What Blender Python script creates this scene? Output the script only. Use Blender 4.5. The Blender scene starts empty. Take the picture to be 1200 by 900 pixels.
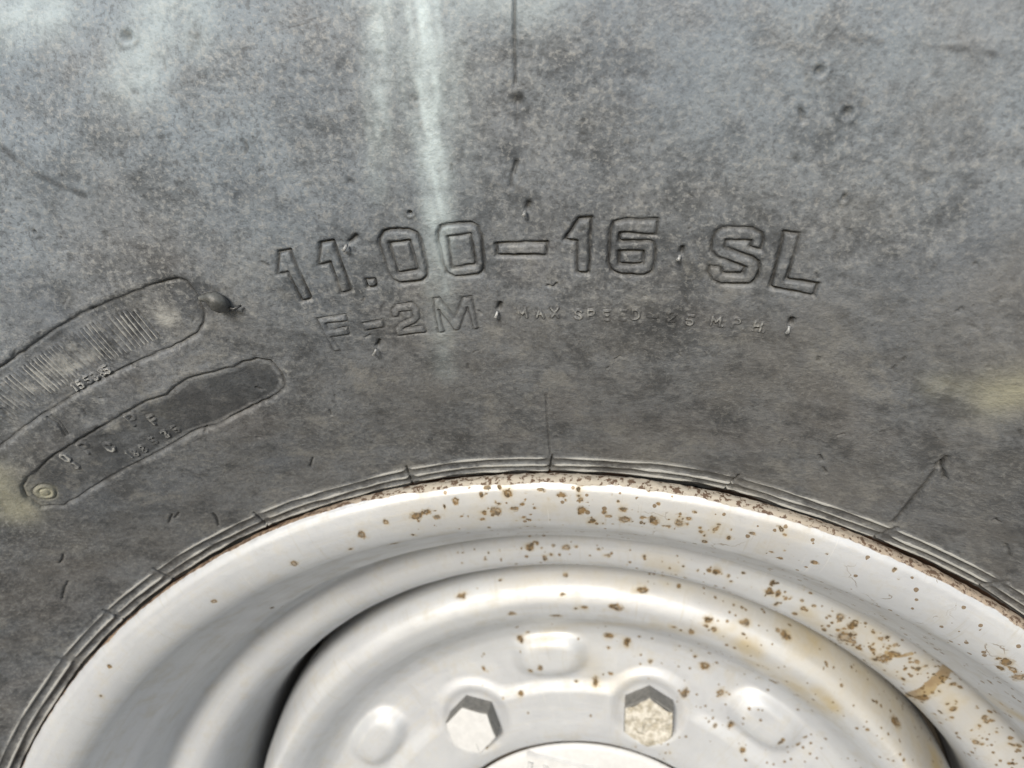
import bpy, math, random
import numpy as np

# ------------------------------------------------------------------ camera, sky, sun, exposure
sc = bpy.context.scene
CAM = np.array([.0159, -.2085, .288])            # wheel axis is the Y axis, axle centre at the origin, metres
PITCH, YAW, FPX = .1799, -.1714, 901.0           # looking slightly down and to the left; focal length in 1200-wide pixels
fwd = np.array([math.sin(YAW)*math.cos(PITCH), math.cos(YAW)*math.cos(PITCH), -math.sin(PITCH)])
rgt = np.array([math.cos(YAW), -math.sin(YAW), 0.0])
upv = np.cross(rgt, fwd)
from mathutils import Matrix, Vector
cd = bpy.data.cameras.new("camera"); cam = bpy.data.objects.new("camera", cd)
sc.collection.objects.link(cam); sc.camera = cam
M4 = Matrix(((rgt[0], upv[0], -fwd[0], CAM[0]), (rgt[1], upv[1], -fwd[1], CAM[1]), (rgt[2], upv[2], -fwd[2], CAM[2]), (0, 0, 0, 1)))
cam.matrix_world = M4
cd.sensor_width = 36; cd.lens = FPX/1200*36; cd.clip_start = .005; cd.clip_end = 500
cd.dof.use_dof = True; cd.dof.focus_distance = .172; cd.dof.aperture_fstop = 20

SUN_EL, SUN_AZ = math.radians(24), math.radians(-9)      # azimuth measured from the wheel's front towards the right
world = bpy.data.worlds.new("World"); sc.world = world; world.use_nodes = True
wn = world.node_tree; wn.nodes.clear()
sky = wn.nodes.new('ShaderNodeTexSky'); sky.sky_type = 'NISHITA'; sky.sun_disc = False
sky.sun_elevation = SUN_EL; sky.sun_rotation = math.radians(180) - SUN_AZ
sky.air_density = 1.0; sky.dust_density = 1.2; sky.ozone_density = 1.0
bg = wn.nodes.new('ShaderNodeBackground'); bg.inputs[1].default_value = .15
wo = wn.nodes.new('ShaderNodeOutputWorld')
wn.links.new(sky.outputs[0], bg.inputs[0]); wn.links.new(bg.outputs[0], wo.inputs[0])
sl = bpy.data.lights.new("sun", 'SUN'); sl.energy = 3.5; sl.angle = math.radians(14); sl.color = (1, .94, .85)
sun = bpy.data.objects.new("sun", sl); sc.collection.objects.link(sun)
sd = Vector((math.sin(SUN_AZ)*math.cos(SUN_EL), -math.cos(SUN_AZ)*math.cos(SUN_EL), math.sin(SUN_EL)))
sun.rotation_euler = sd.to_track_quat('Z', 'Y').to_euler(); sun.location = sd*5
sc.view_settings.view_transform = 'Standard'; sc.view_settings.look = 'None'
sc.view_settings.gamma = 1; sc.view_settings.use_curve_mapping = False
sc.view_settings.exposure = -0.08
sc.render.filter_size = 1.1; sc.cycles.filter_width = 1.1; sc.cycles.max_bounces = 4; sc.cycles.diffuse_bounces = 3; sc.cycles.glossy_bounces = 2; sc.cycles.caustics_reflective = False; sc.cycles.caustics_refractive = False

rng = np.random.default_rng(7); random.seed(7)
PI = math.pi

# ------------------------------------------------------------------ helpers
def tag(o, label=None, cat=None, group=None, kind=None):
    for k, v in (('label', label), ('category', cat), ('group', group), ('kind', kind)):
        if v: o[k] = v
    return o
def empty(name, label, cat):
    o = bpy.data.objects.new(name, None); sc.collection.objects.link(o); o.empty_display_size = .05
    return tag(o, label, cat)
def pchip(xs, ys):
    xs = np.array(xs, float); ys = np.array(ys, float)
    h = np.diff(xs); d = np.diff(ys)/h; m = np.zeros_like(xs)
    for i in range(1, len(xs)-1):
        if d[i-1]*d[i] > 0:
            w1, w2 = 2*h[i]+h[i-1], h[i]+2*h[i-1]; m[i] = (w1+w2)/(w1/d[i-1]+w2/d[i])
    m[0], m[-1] = d[0], d[-1]
    def f(x):
        x = np.clip(np.asarray(x, float), xs[0], xs[-1])
        i = np.clip(np.searchsorted(xs, x)-1, 0, len(xs)-2)
        t = (x-xs[i])/h[i]
        return ((1+2*t)*(1-t)**2*ys[i]+t*(1-t)**2*h[i]*m[i]+t*t*(3-2*t)*ys[i+1]+t*t*(t-1)*h[i]*m[i+1])
    return f
def sstep(a, b, x):
    t = np.clip((x-a)/(b-a), 0, 1); return t*t*(3-2*t)
def vnoise(u, v, scale, seed):
    g = np.random.default_rng(seed).random((256, 256))*2-1
    a, b = u/scale, v/scale; i, j = np.floor(a).astype(int), np.floor(b).astype(int)
    x, y = a-i, b-j; x = x*x*(3-2*x); y = y*y*(3-2*y)
    i0, i1, j0, j1 = i % 256, (i+1) % 256, j % 256, (j+1) % 256
    return (g[i0, j0]*(1-x)+g[i1, j0]*x)*(1-y)+(g[i0, j1]*(1-x)+g[i1, j1]*x)*y
def seg_dist(U, V, pts, closed=False):
    d = np.full(U.shape, 1e9); n = len(pts)
    for k in range(n if closed else n-1):
        a, b = pts[k], pts[(k+1) % n]; e = b-a; L = e@e+1e-18
        t = np.clip(((U-a[0])*e[0]+(V-a[1])*e[1])/L, 0, 1)
        d = np.minimum(d, np.hypot(U-a[0]-t*e[0], V-a[1]-t*e[1]))
    return d
def inside(U, V, pts):
    c = np.zeros(U.shape, bool); n = len(pts)
    for k in range(n):
        a, b = pts[k], pts[(k+1) % n]
        if a[1] == b[1]: continue
        x = (b[0]-a[0])*(V-a[1])/(b[1]-a[1])+a[0]
        c ^= ((a[1] > V) != (b[1] > V)) & (U < x)
    return c
def poly_sdf(U, V, pts):
    return seg_dist(U, V, pts, True)*np.where(inside(U, V, pts), -1, 1)

def mesh_obj(name, verts, faces, mat, parent=None, attrs=None, smooth=True):
    me = bpy.data.meshes.new(name)
    verts = np.asarray(verts, np.float32); faces = np.asarray(faces, np.int32)
    k = faces.shape[1]
    me.vertices.add(len(verts)); me.vertices.foreach_set('co', verts.ravel())
    me.loops.add(faces.size); me.loops.foreach_set('vertex_index', faces.ravel())
    me.polygons.add(len(faces)); me.polygons.foreach_set('loop_start', np.arange(0, faces.size, k, dtype=np.int32))
    me.polygons.foreach_set('use_smooth', np.full(len(faces), smooth))
    for an, av in (attrs or {}).items():
        at = me.attributes.new(an, 'FLOAT', 'POINT'); at.data.foreach_set('value', np.asarray(av, np.float32).ravel())
    me.materials.append(mat); me.update(); me.validate()
    o = bpy.data.objects.new(name, me); sc.collection.objects.link(o); o.parent = parent
    return o

class Revolved:
    """A surface turned about the wheel axis: profile points (r, Y) by arc length s, angle th from straight up to the right, with a height field on it."""
    def __init__(self, prof, th, s_grid, R0):
        self.R0 = R0; self.prof = prof
        seg = np.hypot(*np.diff(prof, axis=0).T); self.S = np.concatenate([[0], np.cumsum(seg)])
        self.th, self.s = th, s_grid
        self.TH, self.SS = np.meshgrid(th, s_grid, indexing='ij')
        self.U = self.TH*R0; self.V = self.SS
        self.H = np.zeros_like(self.U); self.part = np.zeros(self.U.shape, np.int32)
        self.at = {}
    def rs(self, s): return np.interp(s, self.S, self.prof[:, 0]), np.interp(s, self.S, self.prof[:, 1])
    def s_of_r(self, r):
        o = np.argsort(self.prof[:, 0]); return np.interp(r, self.prof[o, 0], self.S[o])
    def pick(self, P):
        """points of the surface seen at the photo's pixels P -> (u, s), so that marks can be laid out on the surface itself"""
        P = np.asarray(P, float); out = []
        pr, pY, S = self.prof[:, 0], self.prof[:, 1], self.S
        for x, y in P:
            d = ((x-600)*rgt+(450-y)*upv)/FPX+fwd
            t = (pY-CAM[1])/d[1]
            X = CAM[0]+t*d[0]; Z = CAM[2]+t*d[2]
            g = np.hypot(X, Z)-pr
            c = np.where(g[:-1]*g[1:] <= 0)[0]
            if len(c) == 0: i = int(np.argmin(abs(g))); w = 0.; j = min(i+1, len(g)-1)
            else:
                i = c[np.argmin(t[c])]; j = i+1; w = g[i]/(g[i]-g[j]+1e-15)
            s = S[i]*(1-w)+S[j]*w; th = math.atan2(X[i]*(1-w)+X[j]*w, Z[i]*(1-w)+Z[j]*w)
            out.append((th*self.R0, s))
        return np.array(out)
    def win(self, c0, c1, pad):
        i0, i1 = np.searchsorted(self.th*self.R0, [c0[0]-pad, c1[0]+pad]); j0, j1 = np.searchsorted(self.s, [c0[1]-pad, c1[1]+pad])
        return slice(i0, i1), slice(j0, j1)
    def wpts(self, pts, pad): return self.win(pts.min(0), pts.max(0), pad)
    def arr(self, name, v=0.): 
        if name not in self.at: self.at[name] = np.full(self.U.shape, float(v))
        return self.at[name]
    def coords(self):
        e = 1e-4; r0, y0 = self.rs(self.s-e); r1, y1 = self.rs(self.s+e); r, y = self.rs(self.s)
        tr, ty = r1-r0, y1-y0; n = np.hypot(tr, ty); 
        nr, ny = ty/n, -tr/n
        k = np.where(ny > 0, -1, 1) if not hasattr(self, 'flip') else self.flip
        nr, ny = nr*k, ny*k
        # smooth the normals a little along the profile
        R = r[None, :]+self.H*nr[None, :]; Y = y[None, :]+self.H*ny[None, :]
        return np.stack([R*np.sin(self.TH), Y, R*np.cos(self.TH)], -1)
    def emit(self, names, mat, parent, closed=True):
        """split the grid into objects by part id; names: {id: (name, material or None, label or None)}"""
        co = self.coords(); nt, ns = self.U.shape
        idx = np.arange(nt*ns).reshape(nt, ns)
        nxt = np.roll(idx, -1, axis=0) if closed else idx[1:]
        cur = idx if closed else idx[:-1]
        F = np.stack([cur[:, :-1], nxt[:, :-1], nxt[:, 1:], cur[:, 1:]], -1).reshape(-1, 4)
        pid = self.part.ravel()[F[:, 0]]
        # orient faces outwards (towards the height direction)
        out = []
        rmid, ymid = self.rs(self.s)
        flipf = not getattr(self, 'out_front', True)
        if flipf: F = F[:, ::-1]
        cf = co.reshape(-1, 3)
        for k, (nm, mt, lb) in names.items():
            f = F[pid == k]
            if len(f) == 0: continue
            used, inv = np.unique(f, return_inverse=True)
            o = mesh_obj(nm, cf[used], inv.reshape(-1, 4), mt or mat, parent, {a: v.ravel()[used] for a, v in self.at.items()})
            if lb: o['label'] = lb
            out.append(o)
        return out
def lathe(name, prof, mat, parent, n=128):
    prof = np.array(prof, float); th = np.arange(n)/n*2*PI; m = len(prof)
    v = np.stack([prof[None, :, 0]*np.sin(th)[:, None], np.broadcast_to(prof[None, :, 1], (n, m)), prof[None, :, 0]*np.cos(th)[:, None]], -1).reshape(-1, 3)
    i = np.arange(n)[:, None]*m; j = np.arange(m-1)[None, :]; ii = np.roll(np.arange(n), -1)[:, None]*m
    f = np.stack([i+j, ii+j, ii+j+1, i+j+1], -1).reshape(-1, 4)
    return mesh_obj(name, v, f, mat, parent)
def spaced(breaks):
    """breaks: [(from, to, step), ...] -> strictly increasing samples"""
    a = []
    for f, t, st in breaks: a.append(np.linspace(f, t, max(2, int(round((t-f)/st)))+1)[:-1])
    return np.concatenate(a+[[breaks[-1][1]]])

# ------------------------------------------------------------------ materials
class NT:
    def __init__(self, name):
        self.m = bpy.data.materials.new(name); self.m.use_nodes = True; self.t = self.m.node_tree; self.t.nodes.clear()
        self.out = self.n('ShaderNodeOutputMaterial'); self.b = self.n('ShaderNodeBsdfPrincipled'); self.l(self.b.outputs[0], self.out.inputs[0])
        self.co = self.n('ShaderNodeTexCoord').outputs['Object']
    def n(self, t, **k):
        x = self.t.nodes.new(t)
        for a, v in k.items(): setattr(x, a, v)
        return x
    def l(self, a, b): self.t.links.new(a, b)
    def set(self, sock, v):
        if hasattr(v, 'links') or hasattr(v, 'is_linked'): self.l(v, sock)
        else: sock.default_value = v
    def noise(self, scale, detail=4, rough=.55, co=None, dist=0.):
        x = self.n('ShaderNodeTexNoise'); x.inputs['Scale'].default_value = scale; x.inputs['Detail'].default_value = detail
        x.inputs['Roughness'].default_value = rough; x.inputs['Distortion'].default_value = dist
        self.l(co or self.co, x.inputs['Vector']); return x.outputs['Fac']
    def vor(self, scale, feature='F1', co=None, out='Distance', rnd=1.):
        x = self.n('ShaderNodeTexVoronoi', feature=feature); x.inputs['Scale'].default_value = scale; x.inputs['Randomness'].default_value = rnd
        self.l(co or self.co, x.inputs['Vector']); return x.outputs[out]
    def attr(self, name): return self.n('ShaderNodeAttribute', attribute_name=name).outputs['Fac']
    def math(self, op, a, b=0., clamp=False):
        x = self.n('ShaderNodeMath', operation=op, use_clamp=clamp); self.set(x.inputs[0], a); self.set(x.inputs[1], b); return x.outputs[0]
    def mr(self, v, a, b, c=0., d=1., smooth=True):
        x = self.n('ShaderNodeMapRange', interpolation_type='SMOOTHSTEP' if smooth else 'LINEAR', clamp=True)
        for i, q in enumerate((v, a, b, c, d)): self.set(x.inputs[i], q)
        return x.outputs[0]
    def mix(self, f, a, b, mode='MIX'):
        x = self.n('ShaderNodeMix', data_type='RGBA', blend_type=mode); self.set(x.inputs[0], f)
        for i, q in ((6, a), (7, b)):
            if isinstance(q, tuple): q = (*q, 1) if len(q) == 3 else q
            self.set(x.inputs[i], q)
        return x.outputs[2]
    def scalev(self, v):
        x = self.n('ShaderNodeMapping'); x.inputs['Scale'].default_value = v; self.l(self.co, x.inputs[0]); return x.outputs[0]
    def bump(self, h, strength, dist, normal=None):
        x = self.n('ShaderNodeBump'); x.inputs['Strength'].default_value = strength; x.inputs['Distance'].default_value = dist
        self.l(h, x.inputs['Height']); 
        if normal: self.l(normal, x.inputs['Normal'])
        return x.outputs[0]
    def fin(self, col, rough, normal=None, metal=None, spec=None):
        self.set(self.b.inputs['Base Color'], col if not isinstance(col, tuple) else (*col, 1)); self.set(self.b.inputs['Roughness'], rough)
        if normal: self.l(normal, self.b.inputs['Normal'])
        if metal is not None: self.set(self.b.inputs['Metallic'], metal)
        if spec is not None: self.b.inputs['Specular IOR Level'].default_value = spec
        return self.m

def rubber_material():
    k = NT('aged_rubber')
    big = k.noise(22, 3, .6, dist=.6); mid = k.noise(95, 5, .68, dist=.4); fine = k.noise(900, 2, .6); mott = k.noise(260, 3, .65)
    smear = k.noise(60, 3, .65, co=k.scalev((.4, 1, 3.2)))
    v = k.math('ADD', k.math('MULTIPLY', big, .28), k.math('MULTIPLY', mid, .38))
    v = k.math('ADD', v, k.math('MULTIPLY', smear, .16)); v = k.math('ADD', v, k.math('MULTIPLY', mott, .22))
    v = k.mr(v, .41, .60)
    col = k.mix(v, (.054, .061, .070), (.180, .197, .218))
    hue = k.noise(30, 3, .55); col = k.mix(k.mr(hue, .50, .68, 0, .40), col, (.112, .136, .172)); col = k.mix(k.mr(hue, .48, .32, 0, .38), col, (.170, .158, .152))
    m2 = k.noise(520, 3, .7); col = k.mix(k.mr(m2, .52, .68, 0, .55), col, (.262, .268, .268)); col = k.mix(k.mr(m2, .47, .30, 0, .50), col, (.045, .048, .052))
    # warm brownish film in places
    col = k.mix(k.math('MULTIPLY', k.attr('warm'), k.mr(k.noise(38, 3, .6), .35, .7, .3, .8)), col, (.158, .154, .146))
    cl = k.noise(70, 5, .75, dist=.15); cm_ = k.attr('cloud')
    col = k.mix(k.math('MULTIPLY', cm_, k.mr(cl, .52, .66, 0, .75)), col, (.235, .235, .225))
    col = k.mix(k.math('MULTIPLY', cm_, k.mr(cl, .48, .34, 0, .62)), col, (.038, .040, .043))
    # dusty outer band with bluish bloom, and dirtier area by the bead
    dust = k.attr('dust'); col = k.mix(k.math('MULTIPLY', dust, k.mr(mid, .25, .7, .35, 1.)), col, (.262, .325, .385))
    # fine dark pores and light grains
    pore = k.mr(k.vor(780), .10, .30, 1, 0); pm = k.mr(k.noise(130, 3), .46, .62)
    col = k.mix(k.math('MULTIPLY', pore, k.math('MULTIPLY', pm, .30)), col, (.03, .032, .034))
    col = k.mix(k.math('MULTIPLY', k.attr('grain'), k.mr(fine, .52, .68, 0, .5)), col, (.33, .335, .33))
    col = k.mix(k.math('MULTIPLY', k.attr('grain'), k.mr(fine, .47, .33, 0, .42)), col, (.04, .042, .045))
    # pale streaks, yellow smudges, scuffs, soil and rust
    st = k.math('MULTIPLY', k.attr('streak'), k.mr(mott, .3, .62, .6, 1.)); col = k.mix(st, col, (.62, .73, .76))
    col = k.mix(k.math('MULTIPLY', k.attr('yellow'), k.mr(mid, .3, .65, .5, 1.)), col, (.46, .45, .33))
    sf = k.mr(k.math('ADD', k.attr('scuff'), k.math('MULTIPLY', k.math('SUBTRACT', mott, .5), .9)), .35, .75, 0, .75)
    col = k.mix(sf, col, (.03, .033, .037))
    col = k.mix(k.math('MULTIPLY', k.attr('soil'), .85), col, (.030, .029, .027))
    pale = k.mr(k.math('ADD', k.attr('pale'), k.math('MULTIPLY', k.math('SUBTRACT', mott, .5), 1.1)), .4, .9, 0, .85)
    col = k.mix(pale, col, (.40, .405, .39))
    rst = k.mr(k.math('ADD', k.attr('rust'), k.math('MULTIPLY', k.math('SUBTRACT', mott, .5), 1.2)), .45, .7)
    col = k.mix(rst, col, (.075, .042, .026))
    h = k.math('ADD', k.math('MULTIPLY', fine, .5), k.math('MULTIPLY', mott, 1.1))
    nrm = k.bump(h, .45, .0008)
    rough = k.mr(mid, .3, .7, .52, .72)
    return k.fin(col, rough, nrm, spec=.42)

def paint_material(name='white_wheel_paint', base=(.585, .610, .638)):
    k = NT(name)
    big = k.noise(26, 4, .6); mid = k.noise(120, 4, .65); crumb = k.noise(520, 3, .7)
    col = k.mix(k.mr(big, .35, .7, 0, .5), base, (base[0]*.9, base[1]*.9, base[2]*.93))
    col = k.mix(k.mr(mid, .48, .72, 0, .40), col, (.49, .465, .40)); col = k.mix(k.mr(crumb, .55, .72, 0, .16), col, (.42, .40, .34))
    gr = k.math('MULTIPLY', k.attr('grime'), k.mr(mid, .25, .7, .55, 1.))
    col = k.mix(gr, col, (.50, .41, .23))
    mud = k.mr(k.math('ADD', k.attr('mud'), k.math('MULTIPLY', k.math('SUBTRACT', crumb, .5), .5)), .40, .60)
    col = k.mix(k.math('MULTIPLY', mud, .85), col, k.mix(k.mr(mid, .4, .6), (.30, .20, .085), (.40, .30, .15)))
    arc = k.n('ShaderNodeCombineXYZ'); k.l(k.math('MULTIPLY', k.attr('arc'), 1.), arc.inputs[0]); k.l(k.attr('run'), arc.inputs[1])
    def st(sx, sy, d=3):
        m = k.n('ShaderNodeMapping'); m.inputs['Scale'].default_value = (sx, sy, 1); k.l(arc.outputs[0], m.inputs[0]); return k.noise(1, d, .6, co=m.outputs[0])
    rad = st(750, 45); cir = st(22, 520); wm = k.noise(34, 2)
    wipe = k.math('MULTIPLY', k.mr(rad, .60, .72), k.mr(wm, .50, .64)); col = k.mix(k.math('MULTIPLY', wipe, .55), col, (.74, .74, .73))
    col = k.mix(k.mr(cir, .52, .75, 0, .30), col, (.50, .48, .42)); col = k.mix(k.math('MULTIPLY', k.mr(rad, .44, .30), k.mr(wm, .52, .40, 0, .35)), col, (.46, .44, .38))
    # chips and rust spots: 'spot' is the distance to the nearest chip in units of its radius
    sp = k.math('ADD', k.attr('spot'), k.math('MULTIPLY', k.math('SUBTRACT', crumb, .5), 2.0))
    core = k.mr(sp, .92, .74); rim = k.mr(sp, 1.35, .95); halo = k.mr(k.attr('spot'), 2.6, 1.0)
    scol = k.mix(k.mr(k.noise(700, 2), .4, .6), (.060, .040, .019), (.20, .13, .056))
    col = k.mix(k.math('MULTIPLY', halo, k.mr(mid, .42, .66, 0, .30)), col, (.46, .37, .22)); col = k.mix(k.math('MULTIPLY', rim, .5), col, (.32, .245, .13))
    hol = k.math('MULTIPLY', k.mr(sp, .55, .25), k.mr(k.noise(210, 2),   .50, .58, 0, .5))
    col = k.mix(k.math('MULTIPLY', k.math('SUBTRACT', core, hol), k.mr(k.noise(170, 2), .3, .6, .72, .97)), col, scol)
    vc = k.n('ShaderNodeTexVoronoi'); vc.inputs['Scale'].default_value = 430; k.l(k.co, vc.inputs['Vector'])
    pick = k.mr(k.n('ShaderNodeSeparateColor').outputs[0], 0, 1) if False else vc.outputs['Color']
    sepc = k.n('ShaderNodeSeparateColor'); k.l(pick, sepc.inputs[0])
    dens = k.math('GREATER_THAN', k.math('MULTIPLY', k.attr('speck'), k.mr(k.noise(48, 2), .36, .54)), .42)
    thr = k.math('MULTIPLY', k.math('MULTIPLY', k.math('GREATER_THAN', sepc.outputs[0], .48), sepc.outputs[1]), .34)
    spk = k.math('MULTIPLY', k.math('LESS_THAN', k.math('ADD', vc.outputs['Distance'], k.math('MULTIPLY', k.math('SUBTRACT', crumb, .5), .25)), thr), dens)
    col = k.mix(k.math('MULTIPLY', spk, .85), col, (.20, .135, .062))
    # hairline cracks in the paint film
    cm = k.math('MULTIPLY', k.attr('crack'), k.mr(k.noise(75, 2), .56, .63, 0, .7))
    wb = k.n('ShaderNodeTexNoise'); wb.inputs['Scale'].default_value = 160; wb.inputs['Detail'].default_value = 3; k.l(k.co, wb.inputs['Vector'])
    ws = k.n('ShaderNodeVectorMath', operation='SCALE'); k.l(wb.outputs['Color'], ws.inputs[0]); ws.inputs['Scale'].default_value = .012
    wa = k.n('ShaderNodeVectorMath', operation='ADD'); k.l(k.co, wa.inputs[0]); k.l(ws.outputs[0], wa.inputs[1])
    cr = k.math('MULTIPLY', k.mr(k.vor(95, 'DISTANCE_TO_EDGE', co=wa.outputs[0]), .022, .008), cm)
    col = k.mix(cr, col, (.20, .15, .09))
    # rusty, chipped outer edge
    ed = k.math('ADD', k.attr('edge'), k.math('MULTIPLY', k.math('SUBTRACT', mid, .5), 1.1))
    edm = k.mr(ed, .45, .62); col = k.mix(edm, col, k.mix(k.mr(crumb, .42, .58), (.12, .08, .055), (.26, .17, .105)))
    col = k.mix(k.math('MULTIPLY', k.math('MULTIPLY', edm, k.mr(crumb, .42, .50)), k.attr('crumbs')), col, (.47, .44, .38))
    h = k.math('ADD', k.math('MULTIPLY', crumb, .35), k.math('MULTIPLY', core, -.9))
    h = k.math('ADD', h, k.math('MULTIPLY', k.math('MULTIPLY', k.mr(k.attr('edge'), .3, .7), crumb), 1.6))
    nrm = k.bump(h, .35, .0005)
    rough = k.math('ADD', k.math('ADD', k.mr(mid, .3, .7, .38, .57), k.mr(cir, .4, .7, 0, .10)), k.math('MULTIPLY', k.math('MAXIMUM', core, edm), .35))
    return k.fin(col, rough, nrm, k.math('MULTIPLY', k.math('SUBTRACT', 1., k.math('MAXIMUM', core, edm)), .30), spec=.5)

def simple(name, a, b, scale, rough, metal=0., bump=.0003):
    k = NT(name); n = k.noise(scale, 5, .65)
    return k.fin(k.mix(k.mr(n, .35, .65), a, b), rough, k.bump(n, .5, bump), metal)

RUB = rubber_material(); PAINT = paint_material()
RUBN = simple('bare_black_rubber', (.02, .021, .022), (.065, .067, .068), 600, .4)
SPEW = simple('grey_rubber', (.05, .052, .05), (.13, .135, .13), 400, .5)
NUBM = simple('glint_pale_rubber', (.16, .165, .165), (.40, .41, .41), 900, .3)  # pale colour stands in for the glint on the small nubs
BOLT_SHADE = simple('bolt_side_shade_grey', (.15, .15, .145), (.24, .238, .225), 500, .55, .25)  # grey puts the shade on the bolt sides into their colour
CRUST = simple('dusty_paint_crust', (.36, .33, .26), (.66, .64, .58), 420, .8, 0, .0018)
MARK = simple('worn_white_paint', (.60, .61, .615), (.66, .67, .675), 300, .4, 0, .00004)
DARK = simple('dark_steel_gap_shade', (.05, .044, .034), (.12, .10, .075), 90, .8)  # for steel, and as painted shade in the gaps round disc and hub
GROUND = simple('dark_ground', (.07, .068, .06), (.13, .125, .11), 9, .9, 0, .003)

# ------------------------------------------------------------------ ground
g = mesh_obj('ground', [(-60, -60, -.481), (60, -60, -.481), (60, 60, -.481), (-60, 60, -.481)], [(0, 1, 2, 3)], GROUND, smooth=False)
tag(g, kind='structure')

# ------------------------------------------------------------------ tyre
tyre = empty('tractor_tyre', 'large grey dusty rubber tyre with raised size lettering, around the white wheel', 'tyre')
yr = pchip([.2215, .2235, .2255, .2295, .2400, .2500, .2600, .2700, .2817, .2950, .3100, .3300, .3450, .3700, .4000, .4300, .4480],
           [.0085, .0050, .0025, -.0015, -.0110, -.0208, -.0295, -.0372, -.0450, -.0518, -.0568, -.0612, -.0622, -.0602, -.0530, -.0400, -.0270])
rr = np.linspace(.2215, .448, 2600)
prof = np.stack([rr, yr(rr)], 1)
R0 = .285
D = math.radians
th = spaced([(D(-180), D(-70), D(1.5)), (D(-70), D(-46), .00055/R0), (D(-46), D(-21), .00028/R0), (D(-21), D(16), .00026/R0), (D(16), D(42), .00055/R0), (D(42), D(180), D(1.5))])[:-1]
T = Revolved(prof, th, np.array([0., 1.]), R0)
s = spaced([(0, T.s_of_r(.2320), .00026), (T.s_of_r(.2320), T.s_of_r(.2440), .0005), (T.s_of_r(.2440), T.s_of_r(.2660), .0003), (T.s_of_r(.2660), T.s_of_r(.2990), .00027),
            (T.s_of_r(.2990), T.s_of_r(.352), .00060), (T.s_of_r(.352), T.S[-1], .004)])
T = Revolved(prof, th, s, R0)
U, V, H = T.U, T.V, T.H
RR = T.rs(s)[0][None, :]+0*U
for a in ('cloud', 'grain', 'warm', 'dust', 'streak', 'yellow', 'scuff', 'soil', 'pale', 'rust'): T.arr(a)
H += vnoise(U, V, .045, 1)*.0007+vnoise(U, V, .014, 2)*.00022+vnoise(U, V, .0045, 3)*.00007
T.at['dust'][:] = np.clip(sstep(.265, .345, RR)*.50+vnoise(U, V, .03, 5)*.16*sstep(.25, .30, RR), 0, 1)

T.at['warm'][:] = np.clip(.35+.5*sstep(-.02, .12, U)+.4*sstep(.30, .25, RR), 0, 1)
T.at['cloud'][:] = .30+.60*sstep(.300, .265, RR)
T.at['grain'][:] = np.clip(.45+.45*sstep(.265, .32, RR)-.15*sstep(.0, .12, U)+.35*vnoise(U, V, .02, 6), .1, 1)
PARTS = {0: ('sidewall', None, None)}
def new_part(name, label=None, mat=None):
    k = len(PARTS); PARTS[k] = (name, mat, label); return k

def emboss(poly, name, label=None, hole=None, depth=.0010, width=.00042, raise_=.00012, soil=.95, part=True, scale=1/3.3333, org=(0, 0)):
    pts = T.pick(np.array(poly, float)*scale+np.array(org)); w = T.wpts(pts, .004)
    u, v = U[w], V[w]; sd_ = poly_sdf(u, v, pts)
    if hole is not None: sd_ = np.maximum(sd_, -poly_sdf(u, v, T.pick(np.array(hole, float)*scale+np.array(org))))
    wob = sd_+vnoise(u, v, .0013, 11)*.00010+vnoise(u, v, .004, 12)*.00007
    gr = np.exp(-(wob/width)**2)*np.clip(.85+.45*vnoise(u, v, .005, 13), .25, 1.2)
    H[w] += -depth*gr+raise_*sstep(.0008, -.0006, wob)
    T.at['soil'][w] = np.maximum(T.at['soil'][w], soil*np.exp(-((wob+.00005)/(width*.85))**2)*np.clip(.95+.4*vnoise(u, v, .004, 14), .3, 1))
    if part: T.part[w][sd_ < 0] = new_part(name, label)
A_, B_ = dict(org=(300, 230)), dict(org=(640, 230))
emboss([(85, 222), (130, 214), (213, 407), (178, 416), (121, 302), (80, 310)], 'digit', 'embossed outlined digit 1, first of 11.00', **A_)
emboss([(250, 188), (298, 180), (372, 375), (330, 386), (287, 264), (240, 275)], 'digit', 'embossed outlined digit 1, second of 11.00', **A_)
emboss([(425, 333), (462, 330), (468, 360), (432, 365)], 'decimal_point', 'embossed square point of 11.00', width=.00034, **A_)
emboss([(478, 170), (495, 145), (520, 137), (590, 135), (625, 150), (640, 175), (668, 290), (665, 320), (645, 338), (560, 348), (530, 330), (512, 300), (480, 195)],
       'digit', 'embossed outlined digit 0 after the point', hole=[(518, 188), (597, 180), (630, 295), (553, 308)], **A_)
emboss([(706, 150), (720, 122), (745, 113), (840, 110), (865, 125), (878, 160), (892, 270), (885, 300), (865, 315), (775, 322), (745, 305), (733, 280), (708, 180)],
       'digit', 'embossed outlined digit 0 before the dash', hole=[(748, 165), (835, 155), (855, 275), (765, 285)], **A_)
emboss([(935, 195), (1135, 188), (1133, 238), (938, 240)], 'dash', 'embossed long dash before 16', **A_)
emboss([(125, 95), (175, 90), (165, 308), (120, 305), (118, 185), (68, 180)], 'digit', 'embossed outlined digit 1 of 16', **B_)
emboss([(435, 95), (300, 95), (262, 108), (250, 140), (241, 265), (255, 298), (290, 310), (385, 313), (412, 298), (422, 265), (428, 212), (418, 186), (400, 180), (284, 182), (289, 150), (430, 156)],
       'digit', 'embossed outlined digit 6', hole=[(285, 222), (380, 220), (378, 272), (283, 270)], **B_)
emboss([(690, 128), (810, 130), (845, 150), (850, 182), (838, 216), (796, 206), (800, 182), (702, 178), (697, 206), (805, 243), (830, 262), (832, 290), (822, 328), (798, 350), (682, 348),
        (648, 332), (632, 302), (640, 280), (682, 284), (690, 306), (768, 311), (778, 286), (665, 240), (645, 218), (648, 180), (662, 145)], 'letter', 'embossed outlined letter S', **B_)
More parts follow.
